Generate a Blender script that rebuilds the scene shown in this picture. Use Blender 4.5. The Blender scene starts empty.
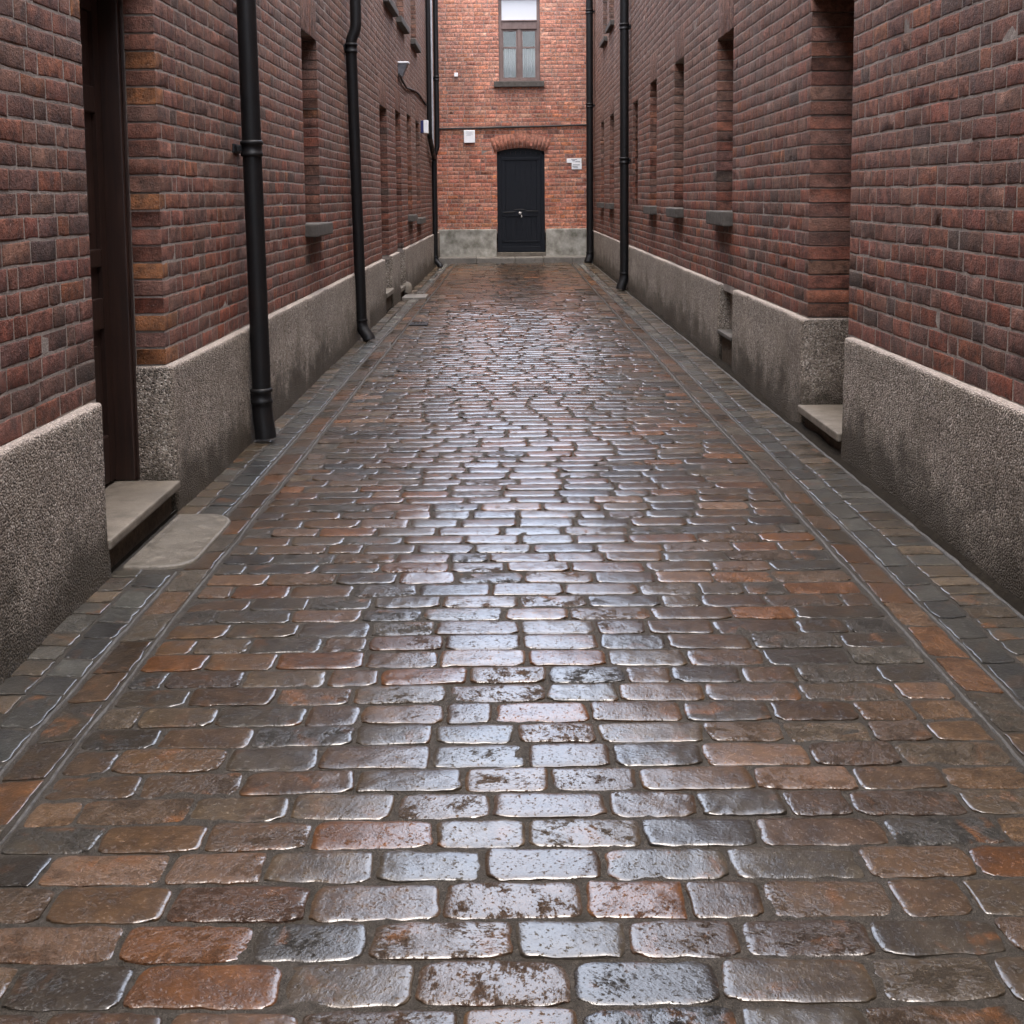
import bpy, math
import numpy as np
from mathutils import Matrix, Vector

rng = np.random.default_rng(7)
scene = bpy.context.scene
COL = scene.collection

# ------------------------------------------------------------------ dimensions
H_EYE = 1.25
XL, XR, YE = -1.38, 1.58, 23.0          # brick faces: left wall, right wall, end wall
PL = 0.035                               # plinth projection
PZ = 0.590                               # plinth top
CH = 0.076                               # brick course height
TOP_SIDE, TOP_END = 6.4, 5.30

# ------------------------------------------------------------------ mesh helpers
def new_obj(name, verts, faces, mats, parent=None, smooth=False, mat_idx=None, attrs=None):
    me = bpy.data.meshes.new(name)
    off = Vector((0, 0, 0))
    if parent is not None:
        p = parent
        while p is not None:
            off += p.location
            p = p.parent
    v = np.asarray(verts, dtype=np.float64).reshape(-1, 3) - np.array(off)
    if isinstance(faces, np.ndarray):
        nf, k = faces.shape
        me.vertices.add(len(v)); me.vertices.foreach_set('co', v.astype(np.float32).ravel())
        me.loops.add(nf * k); me.loops.foreach_set('vertex_index', faces.astype(np.int32).ravel())
        me.polygons.add(nf)
        me.polygons.foreach_set('loop_start', np.arange(0, nf * k, k, dtype=np.int32))
        me.update(calc_edges=True)
    else:
        me.from_pydata([tuple(q) for q in v], [], [tuple(f) for f in faces])
    if not isinstance(mats, (list, tuple)):
        mats = [mats]
    for m in mats:
        me.materials.append(m)
    if mat_idx is not None:
        me.polygons.foreach_set('material_index', np.asarray(mat_idx, dtype=np.int32))
    if smooth is not False:
        me.polygons.foreach_set('use_smooth', np.ones(len(me.polygons), dtype=bool) if smooth is True else np.asarray(smooth, dtype=bool))
    if attrs:
        for nm, arr in attrs.items():
            a = me.attributes.new(nm, 'FLOAT_COLOR', 'POINT')
            a.data.foreach_set('color', np.asarray(arr, dtype=np.float32).ravel())
    me.validate()
    me.update()
    o = bpy.data.objects.new(name, me)
    COL.objects.link(o)
    if parent is not None:
        o.parent = parent
    return o

class MB:
    """collects simple shapes into one mesh"""
    def __init__(s):
        s.v = []; s.f = []; s.sm = []
    def add(s, vs, fs, smooth=False):
        b = len(s.v)
        s.v += [tuple(q) for q in vs]
        s.f += [tuple(b + i for i in f) for f in fs]
        s.sm += [smooth] * len(fs)
    def box(s, x0, x1, y0, y1, z0, z1, bev=0.0):
        if x0 > x1: x0, x1 = x1, x0
        if y0 > y1: y0, y1 = y1, y0
        if z0 > z1: z0, z1 = z1, z0
        b = min(bev, (x1 - x0) * .45, (y1 - y0) * .45, (z1 - z0) * .45)
        if b <= 0:
            vs = [(x, y, z) for x in (x0, x1) for y in (y0, y1) for z in (z0, z1)]
            s.add(vs, [(0, 1, 3, 2), (4, 6, 7, 5), (0, 4, 5, 1), (2, 3, 7, 6), (0, 2, 6, 4), (1, 5, 7, 3)])
            return
        import bmesh
        bm = bmesh.new()
        bmesh.ops.create_cube(bm, size=1.0)
        for q in bm.verts:
            q.co = Vector(((x0 + x1) / 2 + q.co.x * (x1 - x0), (y0 + y1) / 2 + q.co.y * (y1 - y0), (z0 + z1) / 2 + q.co.z * (z1 - z0)))
        bmesh.ops.bevel(bm, geom=bm.edges[:], offset=b, segments=2, affect='EDGES', profile=.6)
        bm.verts.index_update()
        s.add([q.co[:] for q in bm.verts], [[q.index for q in f.verts] for f in bm.faces])
        bm.free()
    def tube(s, pts, rad, n=20, caps=True):
        pts = [Vector(p) for p in pts]
        if not isinstance(rad, (list, tuple)): rad = [rad] * len(pts)
        rings = []
        t0 = (pts[1] - pts[0]).normalized()
        ref = Vector((0, 1, 0)) if abs(t0.y) < .9 else Vector((1, 0, 0))
        nrm = (ref - t0 * ref.dot(t0)).normalized()
        for i, p in enumerate(pts):
            if i == 0: t = t0
            elif i == len(pts) - 1: t = (pts[i] - pts[i - 1]).normalized()
            else:
                a = (pts[i] - pts[i - 1]); b = (pts[i + 1] - pts[i])
                if a.length < 1e-6: t = b.normalized()
                elif b.length < 1e-6: t = a.normalized()
                else: t = (a.normalized() + b.normalized()).normalized()
            nrm = (nrm - t * nrm.dot(t)).normalized()
            bn = t.cross(nrm)
            rings.append([p + (nrm * math.cos(2 * math.pi * k / n) + bn * math.sin(2 * math.pi * k / n)) * rad[i] for k in range(n)])
        vs = [q for r in rings for q in r]
        fs = []
        for i in range(len(rings) - 1):
            for k in range(n):
                fs.append((i * n + k, i * n + (k + 1) % n, (i + 1) * n + (k + 1) % n, (i + 1) * n + k))
        s.add(vs, fs, True)
        if caps:
            s.add(rings[0], [tuple(range(n))[::-1]]); s.add(rings[-1], [tuple(range(n))])
    def build(s, name, mat, parent=None):
        return new_obj(name, s.v, s.f, mat, parent, smooth=s.sm)

def tag(o, label=None, cat=None, group=None, kind=None):
    if label: o['label'] = label
    if cat: o['category'] = cat
    if group: o['group'] = group
    if kind: o['kind'] = kind
    return o

def thing(name, loc, label, cat, group=None):
    o = bpy.data.objects.new(name, None)
    o.empty_display_size = .2
    COL.objects.link(o)
    o.location = loc
    return tag(o, label, cat, group)

# smooth value noise in 2D / 3D (vectorised)
def _hash(ix, iy, iz, seed):
    h = (ix.astype(np.int64) * 374761393 + iy.astype(np.int64) * 668265263 + iz.astype(np.int64) * 2147483647 + seed * 1274126177) & 0xFFFFFFFF
    h = ((h ^ (h >> 13)) * 1274126177) & 0xFFFFFFFF
    h = h ^ (h >> 16)
    return (h & 0xFFFF) / 65535.0
def vnoise(x, y, z=None, seed=0):
    x = np.asarray(x, float); y = np.asarray(y, float)
    z = np.zeros_like(x) if z is None else np.asarray(z, float)
    ix, iy, iz = np.floor(x), np.floor(y), np.floor(z)
    fx, fy, fz = x - ix, y - iy, z - iz
    fx, fy, fz = [q * q * (3 - 2 * q) for q in (fx, fy, fz)]
    r = 0
    for dx in (0, 1):
        for dy in (0, 1):
            for dz in (0, 1):
                w = (fx if dx else 1 - fx) * (fy if dy else 1 - fy) * (fz if dz else 1 - fz)
                r = r + w * _hash(ix + dx, iy + dy, iz + dz, seed)
    return r * 2 - 1

# ------------------------------------------------------------------ node helpers
class NT:
    def __init__(s, name):
        s.m = bpy.data.materials.new(name); s.m.use_nodes = True
        s.t = s.m.node_tree
        s.b = s.t.nodes['Principled BSDF']
    def n(s, typ, **kw):
        o = s.t.nodes.new(typ)
        for k, v in kw.items():
            if k in o.inputs.keys() if isinstance(k, str) else False:
                o.inputs[k].default_value = v
            else:
                setattr(o, k, v)
        return o
    def l(s, a, b): s.t.links.new(a, b)
    def val(s, sock, v):
        if hasattr(v, 'is_output') or isinstance(v, bpy.types.NodeSocket): s.l(v, sock)
        else: sock.default_value = v
    def math(s, op, a, b=None, clamp=False):
        o = s.t.nodes.new('ShaderNodeMath'); o.operation = op; o.use_clamp = clamp
        s.val(o.inputs[0], a)
        if b is not None: s.val(o.inputs[1], b)
        return o.outputs[0]
    def vmath(s, op, a, b=None, scale=None):
        o = s.t.nodes.new('ShaderNodeVectorMath'); o.operation = op
        s.val(o.inputs[0], a)
        if b is not None: s.val(o.inputs[1], b)
        if scale is not None: s.val(o.inputs['Scale'], scale)
        return o.outputs[0]
    def noise(s, vec, scale, detail=4, rough=.55, dist=0.0):
        o = s.t.nodes.new('ShaderNodeTexNoise')
        o.inputs['Scale'].default_value = scale; o.inputs['Detail'].default_value = detail
        o.inputs['Roughness'].default_value = rough; o.inputs['Distortion'].default_value = dist
        if vec is not None: s.l(vec, o.inputs['Vector'])
        return o.outputs[0]
    def voro(s, vec, scale, feature='F1', out='Distance'):
        o = s.t.nodes.new('ShaderNodeTexVoronoi'); o.feature = feature
        o.inputs['Scale'].default_value = scale
        if vec is not None: s.l(vec, o.inputs['Vector'])
        return o.outputs[out]
    def ramp(s, fac, stops):
        o = s.t.nodes.new('ShaderNodeValToRGB')
        cr = o.color_ramp
        while len(cr.elements) < len(stops): cr.elements.new(.5)
        for e, (p, c) in zip(cr.elements, stops):
            e.position = p; e.color = (c, c, c, 1) if isinstance(c, (int, float)) else tuple(c) + (1,)
        s.l(fac, o.inputs[0])
        return o.outputs[0]
    def rng(s, fac, a, b, c=0.0, d=1.0, smooth=False):
        o = s.t.nodes.new('ShaderNodeMapRange')
        if smooth: o.interpolation_type = 'SMOOTHSTEP'
        s.l(fac, o.inputs[0])
        for i, v in enumerate((a, b, c, d)): s.val(o.inputs[i + 1], v)
        return o.outputs[0]
    def mix(s, fac, a, b, mode='MIX'):
        o = s.t.nodes.new('ShaderNodeMix'); o.data_type = 'RGBA'; o.blend_type = mode
        s.val(o.inputs[0], fac)
        for sock, v in ((o.inputs[6], a), (o.inputs[7], b)):
            if isinstance(v, (tuple, list)): sock.default_value = tuple(v) + (1,) if len(v) == 3 else v
            else: s.l(v, sock)
        return o.outputs[2]
    def fmix(s, fac, a, b):
        o = s.t.nodes.new('ShaderNodeMix'); o.data_type = 'FLOAT'
        s.val(o.inputs[0], fac); s.val(o.inputs[2], a); s.val(o.inputs[3], b)
        return o.outputs[0]
    def bump(s, h, strength, dist, normal=None):
        o = s.t.nodes.new('ShaderNodeBump')
        s.val(o.inputs['Strength'], strength); o.inputs['Distance'].default_value = dist
        s.l(h, o.inputs['Height'])
        if normal is not None: s.l(normal, o.inputs['Normal'])
        return o.outputs[0]
    def pos(s): return s.t.nodes.new('ShaderNodeNewGeometry').outputs['Position']
    def sep(s, v):
        o = s.t.nodes.new('ShaderNodeSeparateXYZ'); s.l(v, o.inputs[0]); return o.outputs
    def attr(s, nm):
        o = s.t.nodes.new('ShaderNodeAttribute'); o.attribute_name = nm; return o
    def mapping(s, vec, sc=(1, 1, 1), rot=(0, 0, 0)):
        o = s.t.nodes.new('ShaderNodeMapping'); s.l(vec, o.inputs[0])
        o.inputs['Scale'].default_value = sc; o.inputs['Rotation'].default_value = rot
        return o.outputs[0]
    def set(s, **kw):
        for k, v in kw.items():
            k = k.replace('_', ' ')
            s.val(s.b.inputs[k], v if not (isinstance(v, tuple) and len(v) == 3) else v + (1,))
        return s.m

# ------------------------------------------------------------------ materials
def mat_brick():
    t = NT('brick'); p = t.pos()
    a = t.attr('bcol')
    off = t.vmath('ADD', p, t.vmath('SCALE', a.outputs['Color'], scale=37.0))
    n1 = t.noise(off, 22, 5, .65)
    n2 = t.noise(off, 90, 4, .7)
    n3 = t.noise(p, 1.3, 4, .6)
    c = t.mix(t.rng(n1, .35, .7), t.mix(1, a.outputs['Color'], (.42, .40, .40), 'MULTIPLY'), t.mix(1, a.outputs['Color'], (1.5, 1.44, 1.4), 'MULTIPLY'))
    c = t.mix(t.rng(n2, .56, .70, 0, .65), c, (.034, .025, .022))               # pits
    c = t.mix(t.rng(n3, .50, .72, 0, .22), c, (.23, .19, .17))
    c = t.mix(t.rng(t.noise(t.mapping(p, (1.6, 1.6, .35)), 1.0, 4, .6), .52, .72, 0, .45), c, (.055, .042, .037))               # lime bloom in clouds
    # fine speckle of pale grit
    c = t.mix(t.rng(t.noise(off, 200, 2, .5), .62, .72, 0, .5), c, (.36, .27, .23))
    h = t.math('ADD', t.math('MULTIPLY', n1, .5), t.math('MULTIPLY', n2, .6))
    h = t.math('ADD', h, t.math('MULTIPLY', t.noise(off, 300, 2, .5), .22))
    return t.set(Base_Color=c, Roughness=t.rng(n1, .3, .7, .62, .85), Normal=t.bump(h, 1.0, .015), Specular_IOR_Level=.25)

def mat_mortar():
    t = NT('lime_mortar'); p = t.pos()
    n1 = t.noise(p, 40, 5, .7); n2 = t.noise(p, 2.2, 4, .6)
    c = t.mix(t.rng(n1, .3, .7), (.17, .14, .12), (.31, .265, .23))
    c = t.mix(t.rng(n2, .50, .72, 0, .65), c, (.10, .083, .072))
    return t.set(Base_Color=c, Roughness=.9, Normal=t.bump(t.noise(p, 120, 4, .6), .8, .006))

def mat_plain_brick():
    t = NT('upper_brickwork'); p = t.pos()
    s = t.sep(p)
    cb = t.t.nodes.new('ShaderNodeCombineXYZ')
    t.l(t.math('ADD', s[0], s[1]), cb.inputs[0]); t.l(s[2], cb.inputs[1])
    b = t.t.nodes.new('ShaderNodeTexBrick')
    t.l(cb.outputs[0], b.inputs['Vector'])
    b.inputs['Scale'].default_value = 1.0; b.inputs['Brick Width'].default_value = .2
    b.inputs['Row Height'].default_value = CH; b.inputs['Mortar Size'].default_value = .005
    b.inputs['Color1'].default_value = (.16, .08, .06, 1); b.inputs['Color2'].default_value = (.10, .06, .05, 1)
    b.inputs['Mortar'].default_value = (.2, .17, .15, 1)
    return t.set(Base_Color=b.outputs[0], Roughness=.85, Normal=t.bump(b.outputs[1], .5, -.006))

def mat_plinth(name, base_a, base_b, scale, wet_top, strength):
    t = NT(name); p = t.pos(); s = t.sep(p)
    v = t.voro(p, scale, 'F1', 'Color'); vd = t.voro(p, scale, 'F1', 'Distance')
    vs = t.sep(v)
    n2 = t.noise(p, 3.0, 5, .6); n3 = t.noise(p, 11, 5, .65); n4 = t.noise(p, 260, 3, .6)
    c = t.mix(vs[0], base_a, base_b)
    c = t.mix(t.rng(vs[1], .70, .85, 0, .85), c, (.05, .043, .036))             # dark grains
    c = t.mix(t.rng(vs[2], .80, .92, 0, .8), c, (.50, .45, .39))             # pale grains
    c = t.mix(t.rng(n2, .45, .7, 0, .45), c, (.15, .12, .09))                  # brown weathering
    # vertical runs and damp tide mark
    runs = t.noise(t.mapping(p, (9, 9, .7)), 1.0, 4, .6)
    c = t.mix(t.rng(runs, .54, .74, 0, .25), c, (.105, .092, .072))
    zz = t.math('SUBTRACT', s[2], t.math('MULTIPLY', t.math('SUBTRACT', n2, .5), wet_top * 1.9))
    zz = t.math('SUBTRACT', zz, t.math('MULTIPLY', t.math('SUBTRACT', n3, .5), wet_top * 1.3))
    wet = t.rng(zz, wet_top * .15, wet_top * 1.15, 1, 0, True)
    c = t.mix(t.math('MULTIPLY', wet, .9), c, (.034, .026, .016))
    # worn pale arris at the top edge
    edge = t.rng(t.math('ADD', s[2], t.math('MULTIPLY', t.math('SUBTRACT', n3, .5), .03)), PZ - .018, PZ - .006, 0, .5)
    c = t.mix(edge, c, (.40, .34, .30))
    h = t.math('ADD', t.math('MULTIPLY', t.math('SUBTRACT', 1.0, vd), 1.0), t.math('MULTIPLY', n4, .35))
    h = t.math('ADD', h, t.math('MULTIPLY', n3, 1.2))
    return t.set(Base_Color=c, Roughness=t.fmix(wet, .85, .55), Normal=t.bump(h, strength, .008), Specular_IOR_Level=.3)

def mat_stone(name, ca, cb, scale=20, rough=.75, bump=.4, wet=0.0, spec=.3):
    t = NT(name); p = t.pos()
    n1 = t.noise(p, scale, 6, .65); n2 = t.noise(p, 3.5, 4, .6); n3 = t.noise(p, 180, 3, .6)
    c = t.mix(t.rng(n1, .3, .7), ca, cb)
    c = t.mix(t.rng(n2, .5, .75, 0, .5), c, tuple(q * .45 for q in ca))
    c = t.mix(t.rng(n3, .62, .75, 0, .3), c, tuple(min(.6, q * 1.5) for q in cb))
    h = t.math('ADD', n1, t.math('MULTIPLY', n3, .5))
    return t.set(Base_Color=c, Roughness=t.rng(n1, .3, .7, rough * (1 - wet), rough), Normal=t.bump(h, bump, .006), Specular_IOR_Level=spec)

def mat_sett():
    t = NT('wet_setts'); p = t.pos()
    a = t.attr('scol'); b = t.attr('srnd')
    col = a.outputs['Color']
    rs = t.sep(b.outputs['Color'])
    off = t.vmath('ADD', p, t.vmath('SCALE', b.outputs['Color'], scale=53.0))
    # rotate the grain of each stone
    vr = t.t.nodes.new('ShaderNodeVectorRotate'); vr.rotation_type = 'Z_AXIS'
    t.l(off, vr.inputs['Vector']); t.l(t.math('MULTIPLY', rs[0], 6.28), vr.inputs['Angle'])
    q = vr.outputs[0]
    n1 = t.noise(q, 16, 6, .62)
    n2 = t.noise(q, 70, 5, .7)
    grain = t.noise(t.mapping(q, (40, 105, 60)), 1.0, 5, .66, .9)
    fine = t.noise(q, 380, 3, .6)
    tone = t.math('ADD', n1, t.math('MULTIPLY', t.math('SUBTRACT', n2, .5), .6))
    c = t.mix(t.rng(tone, .36, .68), t.mix(1, col, (.50, .48, .48), 'MULTIPLY'), t.mix(1, col, (1.3, 1.25, 1.2), 'MULTIPLY'))
    # rust / earth stains of their own shape
    c = t.mix(t.rng(t.noise(q, 11, 5, .6, .4), .56, .68, 0, t.math('MULTIPLY', rs[1], .75)), c, (.16, .062, .018))
    c = t.mix(t.rng(fine, .62, .76, 0, .35), c, (.025, .02, .017))
    # water film: stands smooth on the flat of the stone, breaks up over the rough grain
    fm = t.math('ADD', t.math('MULTIPLY', n1, .8), t.math('MULTIPLY', grain, .5))
    fm = t.math('ADD', fm, t.math('MULTIPLY', t.math('SUBTRACT', rs[2], .5), .30))
    fm = t.math('ADD', fm, t.math('MULTIPLY', t.math('SUBTRACT', n2, .5), .6))
    # the middle of the lane is worn smooth by wheels and feet, the sides keep their rough dressing
    worn = t.rng(t.math('ABSOLUTE', t.math('SUBTRACT', t.sep(p)[0], .05)), .22, 1.0, .085, -.060, True)
    fm = t.math('ADD', fm, worn)
    pit = t.noise(q, 150, 3, .6)
    film = t.rng(fm, .495, .615, 0, 1, True)
    film = t.math('MULTIPLY', film, t.rng(t.math('ADD', pit, t.math('MULTIPLY', t.math('SUBTRACT', n2, .5), .7)), .60, .68, 1, .1))
    dark = t.mix(t.math('MULTIPLY', film, .4), c, (.010, .008, .0065))
    hgt = t.math('ADD', t.math('MULTIPLY', grain, .8), t.math('MULTIPLY', n2, 1.1))
    hgt = t.math('ADD', hgt, t.math('MULTIPLY', pit, .8))
    hgt = t.math('ADD', hgt, t.math('MULTIPLY', n1, .6))
    nb = t.bump(hgt, t.fmix(film, 1.0, .2), .008)
    nc = t.bump(hgt, t.fmix(film, .95, .085), .008)
    return t.set(Base_Color=dark, Roughness=t.fmix(film, .42, .28), Normal=nb, Specular_IOR_Level=.14,
                 Coat_Weight=t.fmix(film, .16, 1.0), Coat_Roughness=t.fmix(film, .16, .11), Coat_IOR=1.7, Coat_Normal=nc)

def mat_bed():
    t = NT('wet_joint_mortar'); p = t.pos()
    n1 = t.noise(p, 60, 5, .65); n2 = t.noise(p, 4, 4, .6); n3 = t.noise(p, 300, 3, .6)
    c = t.mix(t.rng(n1, .3, .7), (.022, .019, .015), (.062, .054, .046))
    c = t.mix(t.rng(n2, .45, .7, 0, .5), c, (.022, .018, .012))
    h = t.math('ADD', n1, t.math('MULTIPLY', n3, .5))
    return t.set(Base_Color=c, Roughness=t.rng(n1, .35, .65, .42, .7), Normal=t.bump(h, 1.0, .010), Specular_IOR_Level=.15)

def mat_ridge():
    t = NT('cement_ridge'); p = t.pos()
    n1 = t.noise(p, 50, 5, .65); n2 = t.noise(p, 260, 3, .6)
    c = t.mix(t.rng(n1, .35, .65), (.03, .028, .025), (.095, .09, .083))
    return t.set(Base_Color=c, Roughness=.4, Normal=t.bump(t.math('ADD', n1, t.math('MULTIPLY', n2, .5)), .7, .006))

def mat_paint(name, col, rough=.4, bump=.15, var=.35, dirt=(.05, .045, .04), spec=.4):
    t = NT(name); p = t.pos()
    n1 = t.noise(p, 9, 5, .65); n2 = t.noise(p, 90, 4, .6)
    c = t.mix(t.rng(n1, .4, .75, 0, var), col, dirt)
    return t.set(Base_Color=c, Roughness=t.rng(n2, .3, .7, rough * .8, min(1, rough * 1.25)), Normal=t.bump(t.math('ADD', n1, t.math('MULTIPLY', n2, .4)), bump, .003), Specular_IOR_Level=spec)

def mat_wood(name, ca, cb, rough=.5):
    t = NT(name); p = t.pos()
    n1 = t.noise(t.mapping(p, (60, 60, 3)), 1.0, 5, .6, .3); n2 = t.noise(p, 5, 4, .6)
    c = t.mix(t.rng(n1, .3, .7), ca, cb)
    c = t.mix(t.rng(n2, .45, .7, 0, .5), c, tuple(q * .5 for q in ca))
    return t.set(Base_Color=c, Roughness=rough, Normal=t.bump(n1, .25, .003))

def mat_glass(name, tr=.5):
    t = NT(name)
    for nd in list(t.t.nodes):
        if nd.type == 'BSDF_PRINCIPLED': t.t.nodes.remove(nd)
    out = [n for n in t.t.nodes if n.type == 'OUTPUT_MATERIAL'][0]
    g = t.t.nodes.new('ShaderNodeBsdfGlossy'); g.inputs['Roughness'].default_value = .03
    g.inputs['Color'].default_value = (.95, .97, 1, 1)
    tr_ = t.t.nodes.new('ShaderNodeBsdfTransparent'); tr_.inputs[0].default_value = (.9, .9, .89, 1)
    fr = t.t.nodes.new('ShaderNodeFresnel'); fr.inputs[0].default_value = 1.45
    mx = t.t.nodes.new('ShaderNodeMixShader')
    t.l(t.math('MULTIPLY', fr.outputs[0], 1.0, True), mx.inputs[0]); t.l(tr_.outputs[0], mx.inputs[1]); t.l(g.outputs[0], mx.inputs[2])
    t.l(mx.outputs[0], out.inputs[0])
    return t.m

M = dict(
    brick=mat_brick(), mortar=mat_mortar(), plain=mat_plain_brick(),
    plinth=mat_plinth('roughcast_plinth', (.138, .112, .090), (.305, .258, .212), 140, .31, .9),
    endplinth=mat_stone('rendered_plinth', (.12, .112, .088), (.43, .41, .36), 5, .8, .6),
    sett=mat_sett(), bed=mat_bed(), ridge=mat_ridge(),
    sill=mat_stone('sill_stone', (.045, .039, .033), (.095, .085, .074)),
    step=mat_stone('doorstep_stone', (.08, .068, .053), (.175, .150, .12), 14, .65, .45),
    slab=mat_stone('wet_concrete', (.065, .056, .044), (.145, .128, .104), 18, .5, .7, .4),
    kerb=mat_stone('kerb_stone', (.10, .09, .078), (.185, .17, .148), 14, .6, .4, .3),
    earth=mat_stone('damp_earth', (.010, .008, .006), (.022, .018, .013), 40, .85, 1.0, 0.0, .05),
    iron=mat_paint('black_iron_paint', (.004, .004, .0045), .5, .25, .4, (.014, .009, .007), .3),
    zinc=mat_paint('zinc_conduit', (.42, .43, .45), .35, .1),
    lead=mat_stone('lead_flashing', (.10, .10, .11), (.19, .19, .20), 16, .5, .2),
    brown=mat_wood('brown_varnished_wood', (.014, .006, .004), (.036, .0155, .0095), .5),
    frame=mat_wood('dull_brown_paint', (.13, .085, .072), (.19, .13, .112), .6),
    darkframe=mat_wood('dark_window_paint', (.02, .017, .015), (.04, .034, .03), .5),
    blackdoor=mat_paint('black_door_paint', (.007, .0085, .012), .5, .12, .2, (.014, .014, .016), .2),
    white=mat_paint('white_enamel', (.80, .80, .80), .35, .05, .12, (.45, .42, .38)),
    sky_glare_panel=mat_paint('painted_sky_glare', (.60, .61, .62), .7, .03, .03, (.6, .6, .6)),  # near-white colour standing in for sky reflected in the top pane
    curtain=mat_paint('net_curtain', (.48, .49, .50), .9, .05, .3, (.4, .43, .45)),
    blue=mat_paint('navy_enamel', (.015, .018, .09), .4, .05, .1),
    grey=mat_paint('grey_marks', (.22, .22, .23), .6, .05, .1),
    steel=mat_paint('worn_steel', (.45, .44, .42), .3, .05, .2),
    interior=mat_paint('dark_interior', (.02, .018, .016), .9, .1),
    glass=mat_glass('window_glass'),
    ground=mat_stone('ground_earth', (.07, .06, .05), (.12, .10, .085), 3, .9, .3),
    roof=mat_stone('roof_slate', (.05, .05, .055), (.09, .09, .10), 6, .6, .3),
    dirt=mat_stone('dry_dirt', (.05, .038, .028), (.11, .085, .062), 40, .85, 1.0, 0.0, .1),
    cable=mat_paint('black_cable', (.012, .011, .011), .6, .1, .2),
)

# ------------------------------------------------------------------ brick walls
CHL = 0.0685                             # the left wall is laid in thinner bricks
def snap(z, h=CH): return PZ + round((z - PZ) / h) * h
def snl(z): return snap(z, CHL)

PAL = np.array([[.175, .078, .060], [.190, .075, .053], [.155, .077, .061], [.205, .072, .045], [.125, .070, .059],
                [.085, .058, .052], [.235, .090, .045], [.180, .098, .078], [.165, .067, .049]])
PW = np.array([.21, .19, .19, .12, .09, .035, .03, .09, .045]); PW = PW / PW.sum()
PAL_END = np.array([[.49, .19, .115], [.52, .225, .145], [.45, .175, .112], [.54, .27, .185], [.36, .13, .082],
                    [.30, .14, .105], [.52, .19, .09]])
PWE = np.array([.24, .22, .18, .13, .11, .04, .08]); PWE = PWE / PWE.sum()

class Bricks:
    def __init__(s): s.rows = []
    def add(s, u0, u1, z0, z1, depth=.03, proud=0.0, flag=0): s.rows.append((u0, u1, z0, z1, depth, proud, flag))

def course_fill(B, u0, u1, z0, z1, k, holes, reveal, CH=CH, LEN=.205, end_depth=(False, False)):
    cuts = sorted((max(u0, h[0]), min(u1, h[1])) for h in holes if h[2] < z0 + CH * .5 < h[3] and h[0] < u1 and h[1] > u0)
    segs = []; c = u0; leftdeep = end_depth[0]
    for a, b in cuts:
        if a > c + .02: segs.append((c, a, leftdeep, True))
        c = b; leftdeep = True
    if u1 > c + .02: segs.append((c, u1, leftdeep, end_depth[1]))
    for a, b, dl, dr in segs:
        L = b - a; pos = a; i = k
        lens = []
        while L > 1e-6:
            w = (LEN if (i % 2 == 0 or rng.random() < .22) else LEN * .5) * rng.uniform(.93, 1.07)
            if rng.random() < .06: w *= .72
            if pos == a and k % 2: w = rng.uniform(.06, .11)
            if L - w < .06: w = L
            if w > .235 and w == L:
                w = L / 2
            lens.append(w); L -= w; pos += w; i += 1
            if w <= 0: break
        p = a
        for j, w in enumerate(lens):
            d = .03; fl = 0
            if (j == 0 and dl) or (j == len(lens) - 1 and dr): d = reveal(p); fl = 1
            ju = .0042
            l0 = p + (0 if (j == 0 and dl) else ju); l1 = p + w - (0 if (j == len(lens) - 1 and dr) else ju)
            B.add(l0, l1, z0 + .0042, z0 + CH - .0042, d, rng.normal(.0005, .0004), fl)
            p += w

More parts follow.
